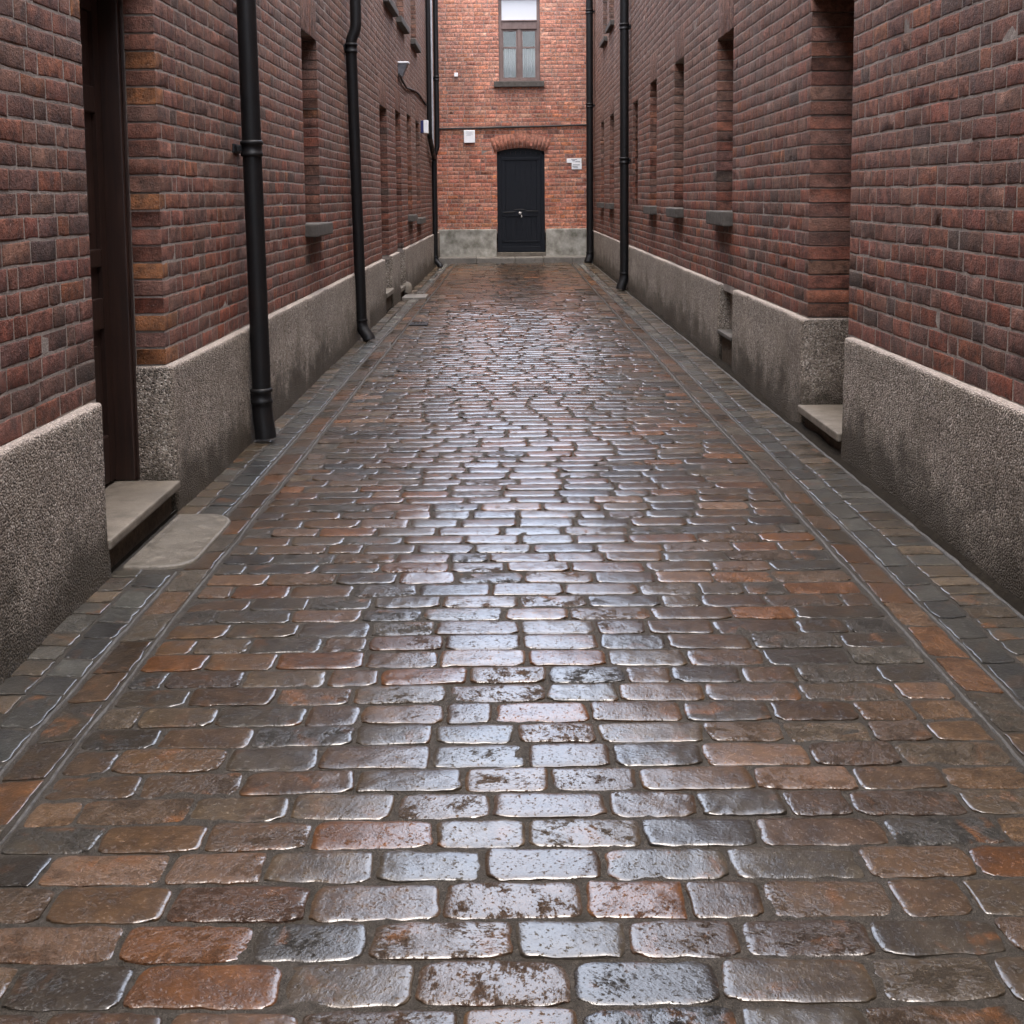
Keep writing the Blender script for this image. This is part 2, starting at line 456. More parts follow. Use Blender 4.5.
def build_bricks(B, axis, face, sign, holes_fine, palette, weights, rise_tint=True):
    """axis 'x': wall plane x=face, u along y, outward normal sign*x; axis 'y': plane y=face, u along x, outward -y"""
    R = np.array(B.rows); n = len(R)
    u0, u1, z0, z1, dep, proud, flag = R.T
    near = (u0 < 9) if axis == 'x' else np.zeros(n, bool)
    t4 = np.array([0, 1, 2, 3])
    bev = .0045
    # front grid 6 x 4, worn ragged edges
    nu, nz = 6, 4; m = nu * nz
    L = (u1 - u0)
    gu = np.stack([u0, u0 + bev, u0 + L * rng.uniform(.28, .42, n), u0 + L * rng.uniform(.58, .72, n), u1 - bev, u1], 1)
    gz = np.stack([z0, z0 + bev, z1 - bev, z1], 1)
    U = np.repeat(gu[:, None, :], nz, 1).reshape(n, m)          # index = iz*nu+iu
    Z = np.repeat(gz[:, :, None], nu, 2).reshape(n, m)
    iu_, iz_ = np.arange(m) % nu, np.arange(m) // nu
    ring = (iu_ == 0) | (iu_ == nu - 1) | (iz_ == 0) | (iz_ == nz - 1)
    corner = ((iu_ == 0) | (iu_ == nu - 1)) & ((iz_ == 0) | (iz_ == nz - 1))
    N = proud[:, None] + np.where(ring, -.0012, 0)[None] + np.where(corner, -.0003, 0)[None]
    N = N + rng.normal(0, .0004, (n, m))
    tilt = rng.normal(0, .003, (n, 1)); tz = rng.normal(0, .0055, (n, 1))
    N = N + tilt * (U - U.mean(1, keepdims=True)) + tz * (Z - Z.mean(1, keepdims=True))
    jit = rng.normal(0, .0013, (2, n, m)) * ring
    chip = (rng.random((n, m)) < .05) * ring * rng.uniform(0, .006, (n, m)) * (flag != 2)[:, None]   # knocked arrises
    jit[1] = jit[1] + np.where(iz_ == 0, 1, np.where(iz_ == nz - 1, -1, 0))[None] * chip
    wob = vnoise(U * 12, Z * 12, seed=11) * .0016
    U2 = U + jit[0]; Z2 = Z + jit[1] + vnoise(U * 1.1, Z * .35, seed=5) * .005 + vnoise(U * 3.1, Z * 13.0, seed=6) * .0016 + wob
    # back ring
    ro = [k for k in range(nu)] + [nu * q_ + nu - 1 for q_ in range(1, nz)] + [nu * (nz - 1) + k for k in range(nu - 2, -1, -1)] + [nu * q_ for q_ in range(nz - 2, 0, -1)]
    nr = len(ro)
    UB, ZB = U2[:, ro], Z2[:, ro]
    NB = np.repeat(-dep[:, None], nr, 1)
    U3 = np.concatenate([U2, UB], 1); Z3 = np.concatenate([Z2, ZB], 1); N3 = np.concatenate([N, NB], 1)
    if axis == 'x': V = np.stack([face + sign * N3, U3, Z3], 2)
    else: V = np.stack([U3, face - N3, Z3], 2)
    q = []
    for iz in range(nz - 1):
        for iu in range(nu - 1):
            a = iz * nu + iu; q.append((a, a + 1, a + nu + 1, a + nu))
    for k in range(nr):
        k2 = (k + 1) % nr
        q.append((m + k, m + k2, ro[k2], ro[k]))
    q = np.array(q)
    # outward orientation: for axis y (normal -y) with u=x, z up the order is right; flip for sign<0 in x
    if axis == 'x' and sign < 0: q = q[:, ::-1]
    F = (q[None] + (np.arange(n) * (m + nr))[:, None, None]).reshape(-1, 4)
    idx = rng.choice(len(palette), n, p=weights)
    C = palette[idx] * rng.uniform(.82, 1.18, (n, 1)) * rng.uniform(.95, 1.05, (n, 3))
    um = (u0 + u1) / 2; zm = (z0 + z1) / 2
    if rise_tint:
        # weathering: lower courses kept red by damp, upper courses bleached towards mauve grey, in drifting patches
        w = np.clip((zm - 1.15) / 1.3 + .45 * vnoise(um * .7, zm * .9, seed=3), 0, 1)[:, None]
        grey = np.array([[.205, .135, .109]])
        C = C * (1 - .66 * w) + grey * rng.uniform(.82, 1.12, (n, 1)) * .66 * w
        C = C * np.array([[.93, .86, .78]])
        C = np.where((flag == 1)[:, None] & (um < 5)[:, None] & (rng.random((n, 1)) < .25), np.array([[.23, .095, .038]]) * rng.uniform(.7, 1.25, (n, 1)), C)
    else:
        w = np.clip((zm - 2.4) / .8 + .35 * vnoise(um * 1.4, zm * 1.4, seed=4), 0, 1)[:, None]
        C = C * (1 - .45 * w) + np.array([[.54, .275, .20]]) * rng.uniform(.85, 1.12, (n, 1)) * .45 * w
    C4 = np.concatenate([C, rng.random((n, 1))], 1)
    A = np.repeat(C4[:, None, :], m + nr, 1).reshape(-1, 4)
    return V.reshape(-1, 3), F, A

def wall_mesh(name, parent, axis, face, sign, u0, u1, top, holes, palette, weights, reveal, lintels=(), tint=True, arch=None, recess=(), z_base=PZ, detail_top=None, CH=CH, LEN=.205):
    """bricks + recessed mortar backing + plain upper strip as ONE mesh; holes = (u0,u1,z0,z1)"""
    B = Bricks()
    allh = list(holes) + [(l[0], l[1], l[2], l[3]) for l in lintels] + list(recess)
    zt = top if detail_top is None else detail_top
    k = 0; z = z_base
    while z < zt - 1e-6:
        course_fill(B, u0, u1, z, z + CH, k, allh, reveal, CH, LEN)
        z += CH; k += 1
    zt = z
    for (a, b, c, d) in lintels:                                  # soldier bricks in a flat arch
        nb = max(3, round((b - a) / .072)); w = (b - a) / nb
        for i in range(nb):
            B.add(a + i * w + .0022, a + (i + 1) * w - .0022, c + .002, d - .004, .3, .0012, 2)
    for (a, b, c, d) in recess:                                   # bricked-up blind opening, set back
        kk = 0; zz = c
        while zz < d - 1e-6:
            p = a
            while p < b - .02:
                w = min(.2 if kk % 2 == 0 else .105, b - p)
                B.add(p + .004, p + w - .004, zz + .0055, zz + CH - .0055, .03, -.075 - 0, 0); p += w; kk += 1
            zz += CH; kk += 1
    V, F, A = build_bricks(B, axis, face, sign, None, palette, weights, tint)
    # recess bricks need a deeper back ring than front: push them
    verts = [V]; faces = [F]; attr = [A]; mi = [np.zeros(len(F), int)]
    base = len(V)
    def quad(P, m):
        nonlocal base
        verts.append(np.array(P, float)); faces.append(np.array([[base, base + 1, base + 2, base + 3]])); base += 4
        attr.append(np.tile(np.array([[.16, .09, .07, .5]]), (4, 1))); mi.append(np.array([m]))
    def W(u, n, z):
        return (face + sign * n, u, z) if axis == 'x' else (u, face - n, z)
    m = .0011
    us = sorted(set([u0, u1] + [q for h in holes for q in h[:2]] + [q for h in recess for q in h[:2]]))
    zs = sorted(set([z_base - .05, zt] + [q for h in holes for q in h[2:]] + [q for h in recess for q in h[2:]]))
    us = [q for q in us if u0 <= q <= u1]; zs = [q for q in zs if z_base - .05 <= q <= zt]
    ush = us
    for i in range(len(us) - 1):
        for j in range(len(zs) - 1):
            uc, zc = (us[i] + us[i + 1]) / 2, (zs[j] + zs[j + 1]) / 2
            if any(h[0] < uc < h[1] and h[2] < zc < h[3] for h in holes): continue
            d = .09 if any(h[0] < uc < h[1] and h[2] < zc < h[3] for h in recess) else m
            quad([W(us[i], -d, zs[j]), W(us[i + 1], -d, zs[j]), W(us[i + 1], -d, zs[j + 1]), W(us[i], -d, zs[j + 1])], 1)
    for h in list(holes) + list(recess):
        a, b, c, d = h; e = .005; D = .40 if h in holes else .09
        c2 = max(c, z_base - .05)
        quad([W(a - e, -m, c2), W(a - e, -D, c2), W(a - e, -D, d), W(a - e, -m, d)], 1)
        quad([W(b + e, -m, c2), W(b + e, -m, d), W(b + e, -D, d), W(b + e, -D, c2)], 1)
        quad([W(a - e, -m, d + .001), W(a - e, -D, d + .001), W(b + e, -D, d + .001), W(b + e, -m, d + .001)], 1)
    if top > zt + .01:
        quad([W(u0, -.003, zt), W(u1, -.003, zt), W(u1, -.003, top), W(u0, -.003, top)], 2)
        quad([W(u0, -.003, top), W(u1, -.003, top), W(u1, -.4, top), W(u0, -.4, top)], 2)
    if arch:
        uc, zc, R, half, th = arch                               # ring of voussoirs
        nb = 15; a0 = math.asin(half / R)
        for i in range(nb):
            ta, tb = -a0 + 2 * a0 * i / nb, -a0 + 2 * a0 * (i + 1) / nb
            quad([W(uc + r * math.sin(t), .0006, zc + r * math.cos(t)) for r, t in ((R, ta), (R, tb), (R + th, tb), (R + th, ta))], 1)
            t0 = -a0 + 2 * a0 * i / nb + .0010; t1 = -a0 + 2 * a0 * (i + 1) / nb - .0010
            P = []
            pr = .0012 + rng.normal(0, .0004)
            for n_ in (pr, -.16):
                for (r, t) in ((R, t0), (R, t1), (R + th, t1), (R + th, t0)):
                    P.append(W(uc + r * math.sin(t), n_, zc + r * math.cos(t)))
            verts.append(np.array(P)); 
            faces.append(np.array([(0, 1, 2, 3), (0, 4, 5, 1), (1, 5, 6, 2), (2, 6, 7, 3), (3, 7, 4, 0)]) + base)
            cc = np.array([.40, .165, .108]) * rng.uniform(.92, 1.06)
            attr.append(np.tile(np.array([[*cc, rng.random()]]), (8, 1))); mi.append(np.zeros(5, int)); base += 8
    return new_obj(name, np.concatenate(verts), np.concatenate(faces), [M['brick'], M['mortar'], M['plain']], parent,
                   mat_idx=np.concatenate(mi), attrs={'bcol': np.concatenate(attr)})

def plinth_mesh(axis, face, sign, sections, mat, parent, depth=.125, name='plinth', top=PZ, wob=1.0):
    """roughcast base: swept blocks with rounded top arris and rounded ends; one mesh"""
    verts = []; faces = []
    def W(u, n, z): return (face + sign * n, u, z) if axis == 'x' else (u, face - n, z)
    for (a, b, *rest) in sections:
        zlo = rest[0] if rest else -.08
        fr = rest[1] if len(rest) > 1 else PL
        nz = 14
        prof = [(fr + .012, zlo)] + [(fr + .010 * (1 - i / nz) ** 3, zlo + (top - .03 - zlo) * i / nz) for i in range(1, nz + 1)]
        prof += [(fr - .0005, top - .010), (fr - .004, top - .003), (fr - .010, top - .0005), (-.02, top - .002), (-depth * .55, top - .003), (-depth, top - .004), (-depth, zlo)]
        prof = np.array(prof)
        L = b - a; nu = max(4, int(L / (.035 if a < 8 else .12)))
        t = np.linspace(0, 1, nu)
        ul = [a, a + .004, a + .014] + list(a + .03 + (L - .06) * t) + [b - .014, b - .004, b]
        shr = [.014, .005, .001] + [0] * nu + [.001, .005, .014]
        rings = []
        for u, s_ in zip(ul, shr):
            n_ = prof[:, 0].copy(); z_ = prof[:, 1].copy()
            fm = n_ > -.01
            n_ = np.where(fm, n_ - s_, n_); z_ = np.where(z_ > top - .05, z_ - s_ * .6, z_)
            ns = (vnoise(np.full(len(n_), u * 3.2), z_ * 4, n_ * 0, seed=21) * .006 + vnoise(np.full(len(n_), u * 14), z_ * 16, seed=22) * .0026) * wob
            n_ = np.where(fm, n_ + ns, n_)
            z_ = np.where((z_ > top - .06) & fm, z_ + vnoise(np.full(len(n_), u * 6), z_ * 0, seed=23) * .003 - .002, z_)
            rings.append([W(u, q, w) for q, w in zip(n_, z_)])
        m = len(prof); b0 = len(verts)
        for r in rings: verts += r
        for i in range(len(rings) - 1):
            for j in range(m - 1):
                f = (b0 + i * m + j, b0 + (i + 1) * m + j, b0 + (i + 1) * m + j + 1, b0 + i * m + j + 1)
                faces.append(f if (axis == 'x') == (sign < 0) else f[::-1])
        for r0, rev in ((0, False), (len(rings) - 1, True)):
            # end cap as strips between the front profile and the back edge
            cap = [b0 + r0 * m + j for j in range(m)]
            for j in range(m - 2):
                faces.append((cap[j], cap[j + 1], cap[m - 1]) if rev == (sign > 0) else (cap[j + 1], cap[j], cap[m - 1]))
    return new_obj(name, verts, faces, mat, parent, smooth=[len(f) == 4 for f in faces])

# ------------------------------------------------------------------ openings
L_DOOR = (3.94, 4.75, .10, snl(2.14)); L_DOOR_B = (12.90, 13.65, .10, snl(2.22)); L_DOOR_C = (14.67, 15.36, .08, snl(2.30))
L_WIN = [(8.12, 8.75, snl(1.055), snl(2.36)), (16.30, 17.0, snl(.99), snl(2.37)), (17.84, 18.6, snl(.96), snl(2.36))]
L_UP = [(13.55, 14.55, snl(3.50), snl(4.95)), (15.1, 16.1, snl(3.46), snl(4.95)), (17.25, 18.2, snl(3.48), snl(4.95))]
R_DOOR = (5.59, 6.36, .10, snap(2.29))
R_WIN = [(8.57, 9.23, snap(1.13), snap(2.40)), (10.99, 11.61, snap(1.15), snap(2.487)), (13.0, 13.62, snap(1.146), snap(2.48)),
         (18.31, 19.1, snap(1.09), snap(2.52)), (20.24, 20.9, snap(1.085), snap(2.46))]
R_NICHE = (14.9, 15.5, snap(1.1), snap(2.41))
R_UP = [(18.3, 19.15, snap(3.88), snap(4.95)), (19.55, 20.4, snap(3.80), snap(4.95))]
E_DOOR = (-.245, .665, .10, snap(2.16)); E_WIN = (-.19, .59, snap(3.40), snap(5.02))

def over(h, n=4, ch=CH): return (h[0], h[1], h[3], h[3] + n * ch)

# ------------------------------------------------------------------ buildings
bl = thing('brick_building', (XL, 10, 0), 'long dark red brick building on the left with a brown panelled door', 'building')
br = thing('brick_building', (XR, 10, 0), 'long dark red brick building along the right side of the alley with stone window sills', 'building')
be = thing('brick_building', (.1, YE, 0), 'brighter orange brick building closing the far end of the alley with a black arched door', 'building')

wall_mesh('wall', bl, 'x', XL, 1, .4, YE + .02, TOP_SIDE, [L_DOOR, L_DOOR_B, L_DOOR_C] + L_WIN + L_UP, PAL, PW, lambda u: .115 if u < 6 else .24,
          [over(h, 4, CHL) for h in [L_DOOR, L_DOOR_B, L_DOOR_C] + L_WIN], detail_top=5.4, CH=CHL, LEN=.195)
wall_mesh('wall', br, 'x', XR, -1, .4, YE + .02, TOP_SIDE, [R_DOOR] + R_WIN + R_UP, PAL, PW, lambda u: .29,
          [over(h, 4) for h in [R_DOOR] + R_WIN], recess=[R_NICHE], detail_top=5.4)
aR = 1.546
wall_mesh('wall', be, 'y', YE, -1, XL - .1, XR + .1, TOP_END, [E_DOOR, E_WIN], PAL_END, PWE, lambda u: .10, [over(E_WIN, 3)], tint=False,
          arch=(.21, 2.158 - aR, aR, .50, .275))

# plinths (with the gaps at doors and at the basement vent)
for sec in [(.4, 3.90), (4.735, 12.87), (13.67, 14.63, -.08, PL), (15.37, YE - .005)]: plinth_mesh('x', XL, 1, [sec], M['plinth'], bl, depth=.125 if sec[0] < 12 else .24)
for sec in [(.4, 5.53), (6.345, 8.33), (8.90, 15.72, -.08, PL), (15.76, YE - .005, -.08, PL - .012)]: plinth_mesh('x', XR, -1, [sec], M['plinth'], br, depth=.29)
for sec in ((XL, -.262), (.682, XR)): plinth_mesh('y', YE, 1, [sec], M['endplinth'], be, depth=.12, top=.625, wob=.7)

# bodies behind the facades, behind-camera facades and roofs
def body(parent, x0, x1, y0, y1, top):
    mb = MB(); mb.box(x0, x1, y0, y1, -.1, top - .02); mb.build('rear_wall', M['plain'], parent)
    mb = MB(); mb.box(x0 - .05, x1 + .05, y0 - .05, y1 + .05, top, top + .05, .01); mb.build('roof', M['roof'], parent)
body(bl, XL - 6, XL - .42, -9.2, YE + .4, TOP_SIDE)
body(br, XR + .44, XR + 6, -9.2, YE + .4, TOP_SIDE)
body(be, XL - 3, XR + 3, YE + .42, YE + 6, TOP_END)
for par, xa, xb in ((bl, XL - .41, XL - .002), (br, XR + .002, XR + .43)):
    mb = MB(); mb.box(xa, xb, -9, .4, -.1, TOP_SIDE - .03); mb.build('near_wall', M['plain'], par)

# ------------------------------------------------------------------ windows, doors, sills
def side_window(parent, face, sign, h, mat, back, sill=True, sill_out=.075, sill_h=.085, ext=.05):
    u0, u1, z0, z1 = h
    def X(n): return face + sign * n
    mb = MB(); f = .055
    xa, xb = X(-back), X(-back - .06)
    mb.box(xa, xb, u0 + .002, u0 + f, z0, z1); mb.box(xa, xb, u1 - f, u1 - .002, z0, z1)
    mb.box(xa, xb, u0 + f, u1 - f, z0, z0 + f); mb.box(xa, xb, u0 + f, u1 - f, z1 - f, z1)
    mid = (z0 + z1) / 2
    mb.box(X(-back - .005), X(-back - .05), u0 + f, u1 - f, mid - .02, mid + .02)
    mb.box(X(-back - .01), X(-back - .045), (u0 + u1) / 2 - .015, (u0 + u1) / 2 + .015, z0 + f, mid - .02)
    mb.box(X(-back - .01), X(-back - .045), (u0 + u1) / 2 - .015, (u0 + u1) / 2 + .015, mid + .02, z1 - f)
    w = mb.build('window', mat, parent)
    g = MB(); g.box(X(-back - .025), X(-back - .031), u0 + .01, u1 - .01, z0 + .01, z1 - .01); g.build('pane', M['glass'], w)
    if sill:
        s = MB(); s.box(X(sill_out), X(-back), u0 - ext, u1 + ext, z0 - sill_h, z0 + .004, .010)
        so = s.build('sill', M['sill'], w)
        co = np.array([q.co[:] for q in so.data.vertices])
        co += np.stack([vnoise(co[:, 1] * 9, co[:, 2] * 9, seed=31)] * 3, 1) * .003
        so.data.vertices.foreach_set('co', co.astype(np.float32).ravel())
    return w
for i, h in enumerate(L_WIN): side_window(bl, XL, 1, h, M['darkframe'], .25, sill_out=.085 if i == 0 else .075, ext=.03)
for h in L_UP: side_window(bl, XL, 1, h, M['darkframe'], .25, sill_out=.07, sill_h=.075, ext=.07)
for i, h in enumerate(R_WIN): side_window(br, XR, -1, h, M['darkframe'], .30, sill_out=.075, sill_h=.10 if i == 0 else .085, ext=.03)
for h in R_UP: side_window(br, XR, -1, h, M['darkframe'], .30, sill_out=.06, sill_h=.075, ext=.04)

def panel_door(parent, face, sign, h, z_floor, n_frame0, mat, frame_w=.036):
    u0, u1, z0, z1 = h
    def X(n): return face + sign * n
    fr = MB()                                                     # jambs and head with a stepped moulding
    for a, b in ((u0 + .004, u0 + frame_w), (u1 - frame_w, u1 - .004)):
        fr.box(X(-n_frame0 - .012), X(-n_frame0 - .11), a, b, z_floor, z1 - .004, .006)
    for a, b in ((u0 + .010, u0 + frame_w * .45), (u1 - frame_w * .45, u1 - .010)):
        fr.box(X(-n_frame0), X(-n_frame0 - .012), a, b, z_floor, z1 - .01, .004)
    fr.box(X(-n_frame0 - .012), X(-n_frame0 - .11), u0 + frame_w, u1 - frame_w, z1 - .09, z1 - .004, .006)
    d = MB()
    a, b = u0 + frame_w + .003, u1 - frame_w - .003; t = z1 - .094
    n1 = n_frame0 + .088
    sw = .065
    d.box(X(-n1), X(-n1 - .045), a, a + sw, z_floor + .012, t); d.box(X(-n1), X(-n1 - .045), b - sw, b, z_floor + .012, t)
    rails = [(z_floor + .012, z_floor + .20), (z_floor + .62, z_floor + .74), (z_floor + .86, z_floor + .93), (z_floor + 1.45, z_floor + 1.55), (t - .11, t)]
    for r0, r1 in rails: d.box(X(-n1 + .0), X(-n1 - .045), a + sw, b - sw, r0, r1, .006)
    for (p, q) in zip(rails[:-1], rails[1:]):
        d.box(X(-n1 - .018), X(-n1 - .035), a + sw, b - sw, p[1], q[0])
        if q[0] - p[1] > .2:
            d.box(X(-n1 - .008), X(-n1 - .02), a + sw + .06, b - sw - .06, p[1] + .06, q[0] - .06, .008)
    do = d.build('door', mat, parent)
    fr.build('door_frame', mat, do)
    k = MB(); k.tube([(X(-n1), a + .05, z_floor + .98), (X(-n1 + .03), a + .05, z_floor + .98), (X(-n1 + .045), a + .05, z_floor + .98), (X(-n1 + .06), a + .05, z_floor + .98)], [.01, .012, .026, .012], 14)
    k.build('handle', M['steel'], do)
    return do
panel_door(bl, XL, 1, L_DOOR, .13, .115, M['brown'])
panel_door(bl, XL, 1, L_DOOR_B, .22, .245, M['brown'])
panel_door(bl, XL, 1, L_DOOR_C, .13, .245, M['brown'])
panel_door(br, XR, -1, R_DOOR, .13, .295, M['brown'])

def doorstep(parent, face, sign, u0, u1, z, out, back, th=.042, mat='step'):
    mb = MB()
    xa, xb = face + sign * out, face - sign * back
    mb.box(xa, xb, u0, u1, z - th, z, .008)
    o = mb.build('doorstep', M[mat], parent)
    mb = MB(); mb.box(face + sign * (out - .035), xb, u0 + .02, u1 - .02, -.08, z - th - .002); mb.build('step_base', M['dirt'], parent)
    return o
doorstep(bl, XL, 1, 3.88, 4.725, .128, .05, .36, .034)
doorstep(bl, XL, 1, 12.88, 13.66, .215, .05, .38, .05)
doorstep(bl, XL, 1, 14.66, 15.35, .125, .03, .38, .05)
doorstep(br, XR, -1, 5.55, 6.33, .128, .055, .40)
doorstep(br, XR, -1, 8.36, 8.89, .25, .045, .16, .03, 'sill')    # ledge of the little basement vent
vb = MB(); vb.box(XR + .05, XR + .14, 8.36, 8.89, .252, .586); vb.build('vent_infill', M['plinth'], br)
fo = MB()                                                          # rounded wheel guard at the foot of the left pier
fo.tube([(XL + .02, 15.42, .03), (XL + .03, 15.42, .10), (XL + .03, 15.42, .145), (XL + .03, 15.42, .165)], [.085, .080, .06, .02], 18)
fo.build('wheel_guard', M['step'], bl)

# far door -------------------------------------------------------------------
u0, u1 = E_DOOR[0] + .004, E_DOOR[1] - .004
zf = .175
def arch_z(u): return 2.158 - aR + math.sqrt(aR ** 2 - (u - .21) ** 2)
yd = YE + .085
d = MB()
for s0 in range(8):                                               # vertical boards with an arched head
    a = u0 + .06 + (u1 - u0 - .12) * s0 / 8; b = u0 + .06 + (u1 - u0 - .12) * (s0 + 1) / 8
    g = .003
    zt0, zt1 = arch_z(a) - .05, arch_z(b) - .05
    vs = [(a + g, yd, zf), (b - g, yd, zf), (b - g, yd, zt1), (a + g, yd, zt0)]
    vs += [(x, y + .04, z) for x, y, z in vs]
    d.add(vs, [(0, 1, 2, 3), (0, 4, 5, 1), (1, 5, 6, 2), (2, 6, 7, 3), (3, 7, 4, 0)])
d.box(u0 + .05, u1 - .05, yd + .03, yd + .06, zf, 2.04)
for zz, hh in ((zf + .005, .10), (.37, .022), (.86, .10), (1.93, .055)):
    d.box(u0 + .09, u1 - .09, yd - .014, yd - .001, zz, zz + hh, .005)
d.box(u0 + .09, u0 + .15, yd - .012, yd - .001, .40, .85, .004); d.box(u1 - .15, u1 - .09, yd - .012, yd - .001, .40, .85, .004)
d.box(u0 + .09, u0 + .15, yd - .012, yd - .001, .97, 1.92, .004); d.box(u1 - .15, u1 - .09, yd - .012, yd - .001, .97, 1.92, .004)
fd = d.build('door', M['blackdoor'], be)
f = MB()
f.box(u0, u0 + .058, yd - .02, yd + .06, zf, 2.085, .005); f.box(u1 - .058, u1, yd - .02, yd + .06, zf, 2.085, .005)
n = 14
for i in range(n):
    a = u0 + (u1 - u0) * i / n; b = u0 + (u1 - u0) * (i + 1) / n
    vs = [(a, yd - .02, arch_z(a) - .06), (b, yd - .02, arch_z(b) - .06), (b, yd - .02, arch_z(b) + .012), (a, yd - .02, arch_z(a) + .012)]
    vs += [(x, yd + .06, z) for x, y, z in vs]
    f.add(vs, [(0, 1, 2, 3), (0, 4, 5, 1), (2, 6, 7, 3), (4, 7, 6, 5)])
f.build('door_frame', M['blackdoor'], fd)
h = MB(); h.tube([(u0 + .12, yd - .022, .935), (.10, yd - .022, .945)], .008, 10); h.tube([(.29, yd - .022, .96), (u1 - .13, yd - .022, .955)], .008, 10)
h.tube([(.08, yd - .02, .985), (.20, yd - .025, .995), (.28, yd - .02, .98)], .007, 8)
h.build('door_bar', M['iron'], fd)
h = MB(); h.tube([(.19, yd - .002, .92), (.19, yd - .03, .92), (.19, yd - .045, .92), (.19, yd - .06, .92)], [.018, .02, .03, .012], 14)
h.tube([(.215, yd - .02, .89), (.22, yd - .022, .84)], .012, 10); h.build('handle', M['steel'], fd)
h = MB(); h.box(E_DOOR[0] - .012, E_DOOR[1] + .012, YE - .055, YE + .16, .095, .172, .006); h.build('threshold', M['step'], be)

# far window -----------------------------------------------------------------
a, b, c, e = E_WIN; yw = YE + .075
w = MB(); fw = .06
w.box(a + .002, a + fw, yw, yw + .08, c, e, .004); w.box(b - fw, b - .002, yw, yw + .08, c, e, .004)
w.box(a + fw, b - fw, yw, yw + .08, c, c + .05, .004); w.box(a + fw, b - fw, yw, yw + .08, e - .07, e, .004)
w.box(a + fw, b - fw, yw - .012, yw + .08, 4.385, 4.53, .008); w.box(a + fw, b - fw, yw - .03, yw + .02, 4.53, 4.553, .004)
w.box((a + b) / 2 - .032, (a + b) / 2 + .032, yw - .004, yw + .07, c + .05, 4.385, .006)
for (p, q) in ((a + fw, (a + b) / 2 - .032), ((a + b) / 2 + .032, b - fw)):
    w.box(p, p + .03, yw + .018, yw + .06, c + .05, 4.385); w.box(q - .03, q, yw + .018, yw + .06, c + .05, 4.385)
    w.box(p + .03, q - .03, yw + .018, yw + .06, c + .05, c + .085); w.box(p + .03, q - .03, yw + .018, yw + .06, 4.35, 4.385)
    w.box(p + .03, q - .03, yw + .022, yw + .05, 4.03, 4.06)
ew = w.build('window', M['frame'], be)
g = MB()
g.box(a + .03, b - .03, yw + .040, yw + .045, c + .02, 4.39)
g.build('pane', M['glass'], ew)
cu = MB()
for (x0, x1) in ((a + .05, (a + b) / 2 - .01), ((a + b) / 2 + .01, b - .05)):
    nn = 60; vs = []; fs = []
    for i in range(nn + 1):
        x = x0 + (x1 - x0) * i / nn
        y = yw + .075 + .012 * math.sin(i * .9 + x0 * 5) + .008 * math.sin(i * .37)
        vs += [(x, y, c + .03), (x + .008 * math.sin(i), y, 4.05 if i % 2 else 4.05)]
    fs = [(2 * i, 2 * i + 2, 2 * i + 3, 2 * i + 1) for i in range(nn)]
    cu.add(vs, fs, True)
cu.build('curtain', M['curtain'], ew)
bd = MB(); bd.box(a + .04, b - .04, yw + .012, yw + .03, 4.535, e - .05); bd.build('sky_glare_panel', M['sky_glare_panel'], ew)  # white panel in place of transom glass, sky reflection put into its colour
bk = MB(); bk.box(a - .02, b + .02, yw + .20, yw + .22, c - .05, e + .02); bk.build('room_back', M['interior'], ew)
s = MB(); s.box(a - .095, b + .075, YE - .075, YE + .09, c - .105, c + .004, .012); s.build('sill', M['sill'], ew)

# ------------------------------------------------------------------ road
def ground_z(x, y):
    return vnoise(x * .9, y * .7, seed=41) * .006 + vnoise(x * 2.3, y * 2.1, seed=42) * .003 - .008 * np.exp(-((x - 1.27) / .10) ** 2) - .006 * np.exp(-((x + 1.14) / .09) ** 2)

SP = np.array([[.078, .052, .036], [.135, .058, .022], [.098, .060, .036], [.032, .031, .031], [.060, .055, .050],
               [.048, .042, .037], [.150, .095, .070], [.085, .066, .050], [.110, .055, .030], [.070, .046, .034]])
SW = np.array([.22, .07, .13, .10, .12, .10, .05, .11, .04, .06]); SW = SW / SW.sum()
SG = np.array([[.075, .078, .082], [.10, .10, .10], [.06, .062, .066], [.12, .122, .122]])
stones = []                                                      # cx, cy, hx, hy, kind
y = .5; k = 0
while y < 22.42:
    pitch = .113 * rng.uniform(.94, 1.06)
    x = -1.005 - (rng.uniform(.03, .10) if k % 2 else 0) ; xe = 1.105
    x = -1.005; first = True
    while x < xe - .02:
        w = .215 * rng.uniform(.84, 1.18)
        if rng.random() < .08: w *= .62
        if first: w = rng.uniform(.17, .2) if k % 2 else rng.uniform(.09, .12); first = False
        if xe - (x + w) < .085: w = xe - x
        if w > .27: w = w / 2
        stones.append((x + w / 2, y + pitch / 2, w / 2 - .0047, pitch / 2 - .0045, 0))
        x += w
    y += pitch; k += 1
def strip(x0, x1, ly, kind, j=.0055, var=.15):
    y = .5
    while y < 22.42:
        L = ly * rng.uniform(1 - var, 1 + var)
        stones.append(((x0 + x1) / 2, y + L / 2, (x1 - x0) / 2 - j * .6, L / 2 - j, kind)); y += L
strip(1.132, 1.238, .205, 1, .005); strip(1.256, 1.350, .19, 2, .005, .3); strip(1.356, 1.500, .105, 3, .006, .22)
strip(-1.128, -1.026, .20, 1, .005); strip(-1.246, -1.150, .15, 2, .005, .3); strip(-1.352, -1.252, .125, 3, .006, .25)
S = np.array(stones)
# leave out stones under the apron slab, the crossing slab and the gully
def covered(s):
    cx, cy = s[0], s[1]
    return (cx < -1.10 and 3.95 < cy < 4.66) or (cx < -1.03 and 14.72 < cy < 15.25)
S = np.array([s for s in S if not covered(s)])

